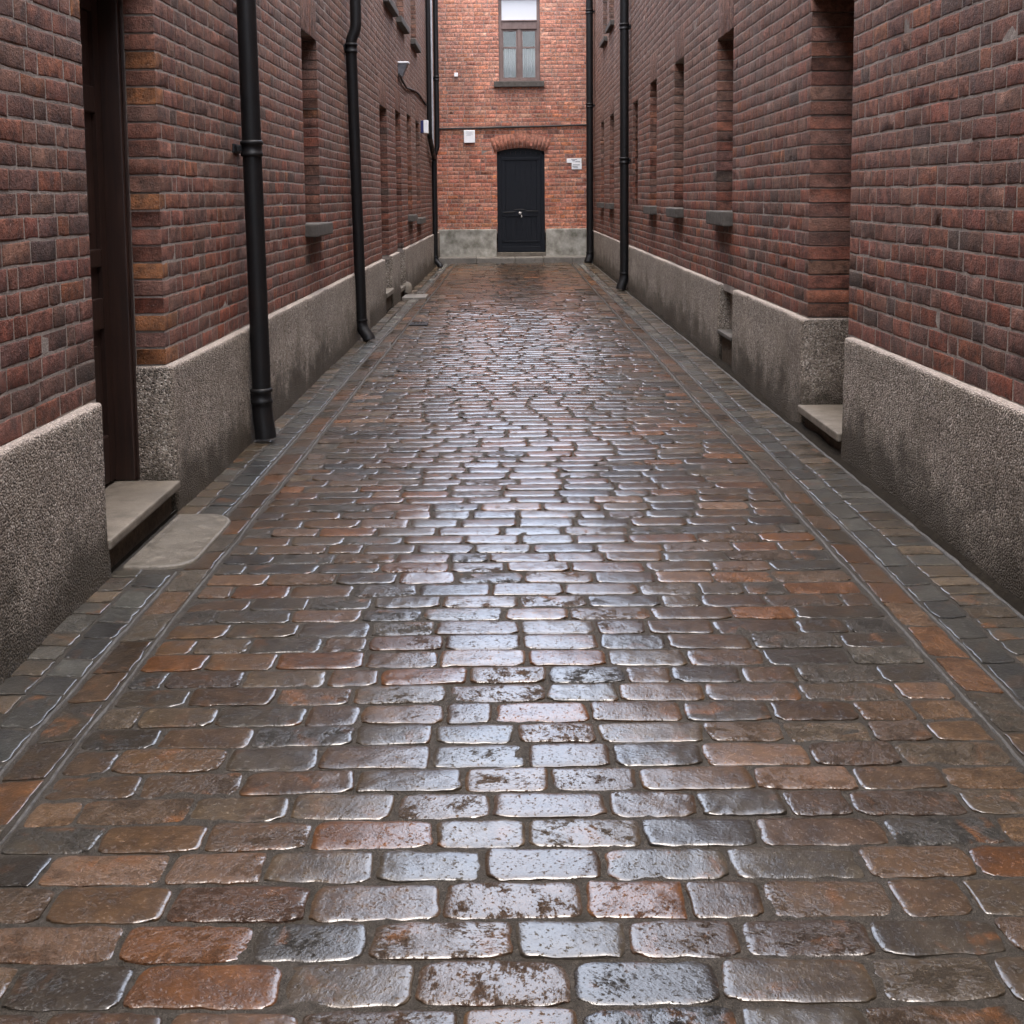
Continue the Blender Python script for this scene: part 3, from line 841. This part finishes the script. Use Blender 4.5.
def stones_mesh(S):
    Vs = []; Fs = []; Cs = []; Rs = []; base = 0
    lods = [(S[:, 1] < 4.2, 25, 13), ((S[:, 1] >= 4.2) & (S[:, 1] < 8), 15, 9), ((S[:, 1] >= 8) & (S[:, 1] < 13), 9, 7), (S[:, 1] >= 13, 7, 5)]
    for msk, nu, nv in lods:
        T = S[msk]; n = len(T)
        if n == 0: continue
        tu = np.sin(np.linspace(-1, 1, nu) * math.pi / 2); tv = np.sin(np.linspace(-1, 1, nv) * math.pi / 2)
        GU, GV = np.meshgrid(tu, tv)                             # nv x nu
        GU = GU.ravel(); GV = GV.ravel(); m = nu * nv
        hx, hy, kind = T[:, 2:3], T[:, 3:4], T[:, 4:5]
        fieldk = (kind == 0)
        crn = (np.abs(GU) ** 7 * np.abs(GV) ** 7)[None]
        crx = np.where(fieldk, rng.uniform(.05, .14, (n, 1)), .02); cry = np.where(fieldk, rng.uniform(.06, .2, (n, 1)), .05)
        X = hx * GU[None] * (1 - crx * crn); Y = hy * GV[None] * (1 - cry * crn)
        # wobbly outline and slight keystone
        sd = rng.random((n, 1)) * 100
        X = X * (1 + rng.normal(0, .018, (n, 1)) * GV[None]); Y = Y * (1 + rng.normal(0, .03, (n, 1)) * GU[None])
        ang = np.where(fieldk, rng.normal(0, .012, (n, 1)), rng.normal(0, .006, (n, 1)))
        Xr = X - Y * ang; Yr = Y + X * ang
        edge = np.abs(GU) ** 10 + np.abs(GV) ** 10
        wx = vnoise(Xr * 38 + sd, Yr * 38, seed=51) * .0035; wy = vnoise(Xr * 38, Yr * 38 + sd, seed=52) * .0035
        px = T[:, 0:1] + Xr + wx * edge; py = T[:, 1:2] + Yr + wy * edge
        dist = np.minimum((1 - np.abs(GU[None])) * hx, (1 - np.abs(GV[None])) * hy)
        er = np.where(fieldk, rng.uniform(.0028, .0055, (n, 1)), .003); eh = np.where(fieldk, .0026, .0018)
        z = -eh * np.exp(-dist / er)
        z = z + np.where(fieldk, rng.uniform(.0, .0010, (n, 1)), .0003) * (1 - GU[None] ** 2) * (1 - GV[None] ** 2)
        rough = np.where(kind == 2, .35, rng.uniform(.35, 1.25, (n, 1)))
        ca, sa = np.cos(sd), np.sin(sd)
        xs = (Xr * ca + Yr * sa); ys = (-Xr * sa + Yr * ca)
        z = z + rough * (vnoise(xs * 26 + sd, ys * 60, seed=53) * .0008 + vnoise(xs * 70 + sd, ys * 150, seed=54) * .0006 + vnoise(xs * 13, ys * 13 + sd, seed=55) * .0007)
        tx = np.where(fieldk, rng.normal(0, .007, (n, 1)), rng.normal(0, .005, (n, 1))); ty = np.where(fieldk, rng.normal(0, .012, (n, 1)), rng.normal(0, .006, (n, 1)))
        ty = ty + np.where(T[:, 1:2] > 8, rng.normal(.02, .03, (n, 1)) * np.clip((T[:, 1:2] - 7) / 5, 0, 1.3), 0)            # looser, rocked setts at the far end
        z = z + np.where((T[:, 1:2] > 7) & fieldk, rng.normal(0, .0024, (n, 1)) * np.clip((T[:, 1:2] - 7) / 5, 0, 1.4), 0)
        z = z + tx * Xr + ty * Yr + np.where(fieldk, rng.normal(0, .0011, (n, 1)), rng.normal(0, .0006, (n, 1)))
        z = z + ground_z(px, py)
        # skirt
        bi = [i for i in range(nu)] + [nu * j + nu - 1 for j in range(1, nv)] + [nu * (nv - 1) + i for i in range(nu - 2, -1, -1)] + [nu * j for j in range(nv - 2, 0, -1)]
        sx = T[:, 0:1] + (px[:, bi] - T[:, 0:1]) * 1.02; sy = T[:, 1:2] + (py[:, bi] - T[:, 1:2]) * 1.02; sz = z[:, bi] - .022
        V = np.stack([np.concatenate([px, sx, px[:, bi]], 1), np.concatenate([py, sy, py[:, bi]], 1), np.concatenate([z, sz, z[:, bi]], 1)], 2)
        nb_ = len(bi); mt = m + 2 * nb_
        q = []
        for j in range(nv - 1):
            for i in range(nu - 1):
                a = j * nu + i; q.append((a, a + 1, a + nu + 1, a + nu))
        for i in range(len(bi)):
            i2 = (i + 1) % len(bi)
            q.append((m + nb_ + i2, m + nb_ + i, m + i, m + i2))
        F = (np.array(q)[None] + (np.arange(n) * mt)[:, None, None]).reshape(-1, 4) + base
        col = SP[rng.choice(len(SP), n, p=SW)]
        k1 = kind[:, 0]
        br_ = np.array([[.085, .052, .032], [.115, .056, .026], [.072, .05, .035], [.065, .055, .046]])[rng.integers(0, 4, n)]
        col = np.where((k1 == 1)[:, None], br_, col)
        col = np.where((k1 == 2)[:, None], SG[rng.integers(0, 4, n)] * np.array([[.95, 1.02, 1.12]]) * np.clip(.75 + .16 * (T[:, 1:2] - 4), .75, 2.1), col)  # gutter slabs turn paler with distance: bluish sky sheen painted into the stone colour
        tn = np.array([[.095, .074, .055], [.085, .072, .06], [.11, .086, .066], [.08, .078, .076]])[rng.integers(0, 4, n)]
        col = np.where((k1 == 3)[:, None], tn, col)
        col = col * np.array([[.90, .86, .70]]) * rng.uniform(.6, 1.12, (n, 1)) * np.clip(1 + .05 * (T[:, 1:2] - 11), 1, 1.6)  # setts lightened towards the far end, pale sky reflection put into their colour
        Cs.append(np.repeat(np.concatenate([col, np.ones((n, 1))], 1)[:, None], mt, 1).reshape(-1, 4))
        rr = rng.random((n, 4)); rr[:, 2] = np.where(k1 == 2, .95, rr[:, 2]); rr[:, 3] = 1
        Rs.append(np.repeat(rr[:, None], mt, 1).reshape(-1, 4))
        Vs.append(V.reshape(-1, 3)); Fs.append(F); base += n * mt
    return np.concatenate(Vs), np.concatenate(Fs), np.concatenate(Cs), np.concatenate(Rs)
V, F, C, R = stones_mesh(S)
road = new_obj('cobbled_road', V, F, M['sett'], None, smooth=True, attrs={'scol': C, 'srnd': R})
tag(road, 'wet brown and grey stone setts laid in rows along the alley', 'road', kind='structure')

# mortar bed between the setts
gx = np.linspace(XL - .06, XR + .06, 120); gy = np.concatenate([np.linspace(-9, .4, 12), np.linspace(.5, 8, 380), np.linspace(8.05, 23.1, 260)])
GX, GY = np.meshgrid(gx, gy)
GZ = ground_z(GX, GY) - .0038 - .010 * np.clip((GY - 7) / 6, 0, 1) + vnoise(GX * 26, GY * 26, seed=61) * .0020 + vnoise(GX * 90, GY * 90, seed=62) * .0010
nx, ny = len(gx), len(gy)
ii = (np.arange(ny - 1)[:, None] * nx + np.arange(nx - 1)[None]).ravel()
bed = new_obj('road', np.stack([GX.ravel(), GY.ravel(), GZ.ravel()], 1), np.stack([ii, ii + 1, ii + nx + 1, ii + nx], 1), M['bed'], None, smooth=True)
tag(bed, 'grey mortar bed showing in the joints between the setts', 'road', kind='structure')

# pale cement ridges along the gutter joints
vs = []; fs = []
def ridge(x, w, hgt, y0=.5, y1=22.3):
    ys = np.arange(y0, y1, .03); b0 = len(vs)
    xc = x + vnoise(ys * 3, ys * 0, seed=int(abs(x) * 1000)) * .004 + vnoise(ys * 14, ys * 0, seed=int(abs(x) * 1000) + 1) * .0025
    ww = w * (1 + .45 * vnoise(ys * 11, ys * 0 + 3, seed=63)); hh = hgt * (.6 + .8 * vnoise(ys * 8, ys * 0 + 7, seed=64))
    g = ground_z(xc, ys)
    for i in range(len(ys)):
        for t, q in ((-1, -.012), (-.6, 0), (0, .55), (.6, 0), (1, -.012)):
            zz = g[i] + (q if q < 0 else hh[i] * (1 if q else .55))
            vs.append((xc[i] + t * ww[i], ys[i], zz))
    for i in range(len(ys) - 1):
        for j in range(4):
            a = b0 + i * 5 + j; fs.append((a, a + 1, a + 6, a + 5))
for x, w, hh in ((1.1185, .0045, .0008), (1.247, .004, .0008), (-1.0155, .004, .0008), (-1.139, .0045, .001), (-1.358, .006, .003)):
    if x < -1.1:
        ridge(x, w, hh, .5, 3.95); ridge(x, w, hh, 4.68, 14.7); ridge(x, w, hh, 15.27, 22.3)
    else: ridge(x, w, hh)
ridge(1.508, .006, .002)
rg = new_obj('gutter_joints', np.array(vs), np.array(fs), M['ridge'], None, smooth=True)
tag(rg, 'pale cement lines pointing the gutter stones along both walls', 'joints', kind='structure')

# raised stone strip before the far wall
kb = MB(); p = XL + .03
while p < XR - .05:
    L = min(.62 * rng.uniform(.8, 1.2), XR - .035 - p)
    if XR - .035 - (p + L) < .2: L = XR - .035 - p
    kb.box(p + .003, p + L - .003, 22.42, YE - .03, -.05, .10 + rng.normal(0, .004), .012); p += L
o = kb.build('pavement', M['kerb'], None); tag(o, 'low pale stone kerb strip in front of the far wall', 'pavement', kind='structure')
gm = MB(); gm.add([(-300, -300, -.10), (300, -300, -.10), (300, 300, -.10), (-300, 300, -.10)], [(0, 1, 2, 3)])
tag(gm.build('ground', M['ground'], None), 'bare ground under the alley', 'ground', kind='structure')
# dark damp fillet of silt between the right plinth and the setts
def fillet(x0, x1, z1, y0, y1):
    ys = np.arange(y0, y1, .05); v = []; f_ = []
    for i, yy in enumerate(ys):
        w = float(vnoise(yy * 5, 0.0, seed=71)) * .35 + 1
        g = float(ground_z(np.array(x0), np.array(yy)))
        v += [(x0, yy, g - .012), ((x0 + x1) / 2, yy, g + z1 * .25 * w), (x1, yy, g + z1 * w)]
    for i in range(len(ys) - 1):
        for j in range(2):
            a = i * 3 + j; f_.append((a, a + 1, a + 4, a + 3))
    return v, f_
v1, f1 = fillet(1.50, XR - .03, .03, .5, 22.3); v2, f2 = fillet(-1.35, XL + .03, .012, .5, 22.3)
fl = new_obj('damp_silt', np.array(v1 + v2), [tuple(q) for q in f1] + [tuple(i + len(v1) for i in q) for q in f2], M['earth'], None, smooth=True)
tag(fl, 'dark damp silt along the foot of the walls', 'soil', kind='structure')

# apron slab by the left door
def rounded_slab(x0, x1, y0, y1, r, z0, z1, corners):
    pts = []
    for (cx, cy, a0, on) in ((x1, y0, -90, corners[0]), (x1, y1, 0, corners[1]), (x0, y1, 90, corners[2]), (x0, y0, 180, corners[3])):
        rr = r if on else .012
        ox = cx - rr if cx == x1 else cx + rr; oy = cy - rr if cy == y1 else cy + rr
        for t in range(9):
            a = math.radians(a0 + 90 * t / 8); pts.append((ox + rr * math.cos(a), oy + rr * math.sin(a)))
    return pts
pts = rounded_slab(-1.325, -1.095, 3.97, 4.66, .12, 0, 0, (True, True, False, False))
mb = MB(); n = len(pts); cx = sum(p[0] for p in pts) / n; cy = sum(p[1] for p in pts) / n
rings = [(1.0, -.03), (1.0, .002), (.99, .006), (.95, .0085), (.90, .0065), (.80, .007), (.4, .008)]
vs = []
for sc_, zz in rings:
    for (px, py) in pts:
        qx, qy = cx + (px - cx) * sc_, cy + (py - cy) * sc_
        vs.append((qx + float(vnoise(qx * 12, qy * 12, seed=81)) * .004, qy + float(vnoise(qx * 12, qy * 12, seed=82)) * .006, zz + float(vnoise(qx * 9, qy * 9, seed=83)) * .003))
vs.append((cx, cy, .008))
fs = [(i * n + k_, i * n + (k_ + 1) % n, (i + 1) * n + (k_ + 1) % n, (i + 1) * n + k_) for i in range(len(rings) - 1) for k_ in range(n)]
fs += [((len(rings) - 1) * n + k_, (len(rings) - 1) * n + (k_ + 1) % n, len(vs) - 1) for k_ in range(n)]
ap = new_obj('apron_slab', np.array(vs), fs, M['slab'], None, smooth=True)
tag(ap, 'round cornered pale concrete slab on the setts below the brown door step', 'slab')
mb = MB()
for i in range(2): mb.box(-1.345 + i * .15, -1.345 + (i + 1) * .15 - .004, 14.74, 15.24, -.03, .014 + .002 * i, .006)
tag(mb.build('threshold_slab', M['kerb'], None), 'flat pale stone slab across the left gutter beside the far left doorways', 'slab')
mb = MB()
mb.box(-.995, -.82, 11.62, 11.66, -.02, .010); mb.box(-.995, -.82, 11.84, 11.88, -.02, .010); mb.box(-.995, -.96, 11.66, 11.84, -.02, .010); mb.box(-.855, -.82, 11.66, 11.84, -.02, .010)
for i in range(3): mb.box(-.945 + i * .032, -.93 + i * .032, 11.66, 11.84, -.02, .007)
tag(mb.build('drain_grate', M['iron'], None), 'small dark iron drain grate set among the setts near the left gutter', 'drain')

# ------------------------------------------------------------------ downpipes
def curve(pts, n=8):
    """round polyline corners"""
    out = [Vector(pts[0])]
    for i in range(1, len(pts) - 1):
        a, b, c = Vector(pts[i - 1]), Vector(pts[i]), Vector(pts[i + 1])
        r = min((a - b).length, (c - b).length, .09) * .5
        p0 = b + (a - b).normalized() * r; p1 = b + (c - b).normalized() * r
        for t in range(n + 1):
            t /= n; out.append(p0 * (1 - t) ** 2 + b * 2 * t * (1 - t) + p1 * t ** 2)
    out.append(Vector(pts[-1])); return out

def collar(mb, x, y, z, r):
    mb.tube([(x, y, z - .042), (x, y, z - .038), (x, y, z - .022), (x, y, z - .018), (x, y, z + .016), (x, y, z + .020), (x, y, z + .034), (x, y, z + .040)],
            [r * 1.02, r * 1.16, r * 1.16, r * 1.06, r * 1.06, r * 1.2, r * 1.2, r * 1.02], 24, False)

def downpipe(label, x, y, r, top, wall_x, collars, neck=None, shoe=(.05, .14), shoe_dir=(1, 0), lean=(0, 0)):
    """cast-iron pipe: shaft, ear brackets, socketed shoe"""
    t = thing('downpipe', (x, y, 0), label, 'downpipe', 'black iron downpipes on the alley walls')
    sx = 1 if x > wall_x else -1
    path = [(x, y, shoe[1] - .01)]
    x0, y0 = x, y
    x, y = x + lean[0], y + lean[1]
    if neck:
        zn, dz, off = neck
        path += [(x, y, zn), (x + sx * off, y, zn + dz), (x + sx * off, y, top)]
    else: path += [(x, y, top)]
    mb = MB(); mb.tube(curve(path), r, 24); mb.build('shaft', M['iron'], t)
    for z in collars:
        f_ = min(1, z / (neck[0] if neck else top)); x, y = x0 + lean[0] * f_, y0 + lean[1] * f_
        cx = x + (sx * neck[2] if neck and z > neck[0] else 0)
        mb = MB(); collar(mb, cx, y, z, r)
        mb.box(wall_x - sx * .002, cx, y - .018, y + .018, z - .014, z + .014, .004)
        mb.box(wall_x - sx * .005, wall_x + sx * .010, y - r * 1.55, y + r * 1.55, z - .022, z + .022, .004)
        mb.build('bracket', M['iron'], t)
    x, y = x0, y0
    mb = MB(); L, zs = shoe
    dx, dy = shoe_dir
    p = [(x, y, zs + .045), (x, y, zs + .030), (x, y, zs + .025), (x, y, zs), (x + dx * L * .25, y + dy * L * .25, zs * .65), (x + dx * L, y + dy * L, zs * .25 + .004), (x + dx * L * 1.15, y + dy * L * 1.15, .012)]
    mb.tube(p, [r * 1.03, r * 1.22, r * 1.08, r * 1.08, r * 1.10, r * 1.12, r * 1.14], 24)
    mb.build('shoe', M['iron'], t)
    return t
downpipe('black iron downpipe nearest the viewer on the left wall beyond the brown door', -1.292, 6.14, .048, 6.35, XL, [.235, 1.50, 3.4, 5.3], shoe=(.012, .17), shoe_dir=(1, -.3), lean=(-.03, -.18))
p2 = downpipe('black iron downpipe on the left wall with a swan neck high up', -1.305, 10.42, .047, 6.35, XL, [2.50, 4.4], neck=(2.56, .10, .045), shoe=(.085, .15), shoe_dir=(.7, -.4), lean=(-.022, -.16))
p3 = downpipe('black iron downpipe in the far left corner paired with a grey conduit', -1.325, 21.2, .044, 5.65, XL, [3.3, 4.9], neck=(1.95, .16, .06), shoe=(.10, .16), shoe_dir=(.8, -.6))
mb = MB(); mb.tube(curve([(-1.325, 20.1, 6.3), (-1.325, 20.1, 2.25), (-1.32, 20.7, 2.02), (-1.325, 21.18, 1.93)]), .041, 20); mb.build('branch_pipe', M['iron'], p3)
mb = MB(); mb.tube(curve([(-1.315, 20.72, 6.3), (-1.315, 20.72, 2.05), (-1.32, 21.15, 1.98)]), .020, 14); mb.build('conduit', M['zinc'], p3)
downpipe('black iron downpipe halfway along the right wall between two groups of windows', 1.500, 15.82, .058, 6.35, XR, [1.70, 3.42, 5.0], shoe=(.055, .19), shoe_dir=(-.8, -.5))
downpipe('black iron downpipe in the far right corner beside the orange end wall', 1.485, 22.42, .064, 6.35, XR, [2.9, 4.6], shoe=(.055, .16), shoe_dir=(-.6, -.6))

# ------------------------------------------------------------------ wall fittings
t = thing('wall_lamp', (XL, 15.2, 2.80), 'small grey bulkhead lamp fixed high on the left wall above the far doorways', 'lamp')
mb = MB()
vs = [(XL + .001, 15.12, 2.90), (XL + .12, 15.12, 2.90), (XL + .12, 15.28, 2.90), (XL + .001, 15.28, 2.90),
      (XL + .001, 15.14, 2.77), (XL + .05, 15.15, 2.74), (XL + .05, 15.25, 2.74), (XL + .001, 15.26, 2.77),
      (XL + .10, 15.13, 2.85), (XL + .10, 15.27, 2.85)]
mb.add(vs, [(0, 1, 2, 3), (4, 5, 8, 1, 0), (3, 2, 9, 6, 7), (5, 6, 9, 8), (8, 9, 2, 1), (4, 7, 6, 5)])
mb.build('lens', M['lead'], t)
mb = MB(); mb.box(XL + .001, XL + .135, 15.11, 15.29, 2.902, 2.925, .006); mb.build('hood', M['white'], t)
mb = MB(); mb.tube(curve([(XL + .02, 15.05, 2.76), (XL + .02, 16.1, 2.69), (XL + .014, 17.6, 2.78), (XL + .016, 18.3, 2.80), (XL + .014, 20.0, 2.755)]), .014, 10)
tag(mb.build('cable', M['cable'], None), 'black cable sagging along the left wall from the bulkhead lamp', 'cable')
mb = MB(); mb.tube([(-1.33, YE - .030, 2.528), (-.6, YE - .028, 2.536), (.2, YE - .028, 2.552), (.9, YE - .028, 2.566), (1.53, YE - .030, 2.580)], .019, 12)
tag(mb.build('cable', M['cable'], None), 'thick black cable running straight across the end wall above the arched door', 'cable')
mb = MB(); mb.box(-.865, -.655, YE - .052, YE + .004, 2.258, 2.498, .012)
o = mb.build('notice_board', M['white'], None); tag(o, 'white rectangular notice plate under the black cable on the end wall', 'sign')
mk = MB()
for i, (a_, b_) in enumerate(((-.82, -.70), (-.83, -.71), (-.81, -.69), (-.82, -.73))): mk.box(a_, b_, YE - .0545, YE - .0522, 2.465 - i * .022, 2.469 - i * .022)
mk.build('faint_lettering', M['grey'], o)
t = thing('street_sign', (1.22, YE, 1.86), 'small pair of overlapping white plates with faded lines right of the arched door', 'sign')
mb = MB(); mb.box(1.085, 1.365, YE - .016, YE + .004, 1.868, 1.952, .003); mb.build('plate', M['white'], t)
mb = MB(); mb.box(1.178, 1.368, YE - .020, YE + .004, 1.745, 1.866, .003); mb.build('plate', M['white'], t)
mk = MB()
for a_, b_, z_ in ((1.17, 1.28, 1.928), (1.25, 1.34, 1.888), (1.19, 1.24, 1.905)): mk.box(a_, b_, YE - .0185, YE - .0165, z_ - .007, z_ + .007)
for a_, b_, z_ in ((1.19, 1.29, 1.80), (1.20, 1.33, 1.83), (1.21, 1.30, 1.775)): mk.box(a_, b_, YE - .0225, YE - .0205, z_ - .006, z_ + .006)
mk.build('faded_lettering', M['grey'], t)
mb = MB(); mb.box(-1.035, -.965, YE - .035, YE + .004, 3.50, 3.575, .008)
tag(mb.build('junction_box', M['white'], None), 'tiny white junction box high on the end wall left of the window', 'box')
t = thing('alarm_box', (XL, 18.9, 2.34), 'small white and navy box on the left wall next to the far corner pipes', 'box')
mb = MB(); mb.box(XL + .045, XL + .115, 18.85, 19.0, 2.235, 2.435, .006); mb.build('cover', M['white'], t)
mb = MB(); mb.box(XL - .004, XL + .044, 18.855, 18.995, 2.24, 2.43, .004); mb.build('back_box', M['blue'], t)

# ------------------------------------------------------------------ camera
cam_d = bpy.data.cameras.new('camera'); cam = bpy.data.objects.new('camera', cam_d); COL.objects.link(cam)
F_PX = 1200.0; th = math.radians(5.5); ro = math.radians(.5)
v0 = F_PX * math.tan(th); ppx = 510 + v0 * math.sin(ro); ppy = 196 + v0 * math.cos(ro)
cam_d.sensor_fit = 'HORIZONTAL'; cam_d.sensor_width = 36.0; cam_d.lens = 36.0 * F_PX / 1024
cam_d.shift_x = (512 - ppx) / 1024; cam_d.shift_y = (ppy - 512) / 1024
cam_d.clip_start = .05; cam_d.clip_end = 2000
cam.matrix_world = Matrix.Translation((0, 0, H_EYE)) @ Matrix.Rotation(math.pi / 2 - th, 4, 'X') @ Matrix.Rotation(-ro, 4, 'Z')
scene.camera = cam

# ------------------------------------------------------------------ light
EL, AZ = 82.0, 180.0
w = bpy.data.worlds.new('World'); scene.world = w; w.use_nodes = True
nt = w.node_tree; bg = nt.nodes['Background']
sky = nt.nodes.new('ShaderNodeTexSky'); sky.sky_type = 'NISHITA'; sky.sun_disc = False
sky.sun_elevation = math.radians(EL); sky.sun_rotation = math.radians(AZ)
sky.air_density = 1.0; sky.dust_density = 4.0; sky.ozone_density = 1.0
hs = nt.nodes.new('ShaderNodeHueSaturation'); hs.inputs['Saturation'].default_value = .82; hs.inputs['Value'].default_value = 1.0
nt.links.new(sky.outputs[0], hs.inputs['Color']); nt.links.new(hs.outputs[0], bg.inputs[0])
bg.inputs[1].default_value = .15
sd = bpy.data.lights.new('sun', 'SUN'); sd.energy = 1.05; sd.angle = math.radians(152); sd.color = (1, .985, .965)
so = bpy.data.objects.new('sun', sd); COL.objects.link(so)
dirv = Vector((0, math.cos(math.radians(EL)), -math.sin(math.radians(EL))))   # from high overhead, an evenly bright overcast
so.rotation_euler = dirv.to_track_quat('-Z', 'Y').to_euler(); so.location = (0, -5, 12)

scene.view_settings.view_transform = 'Standard'; scene.view_settings.look = 'None'
scene.view_settings.gamma = 1.0; scene.view_settings.exposure = 2.6
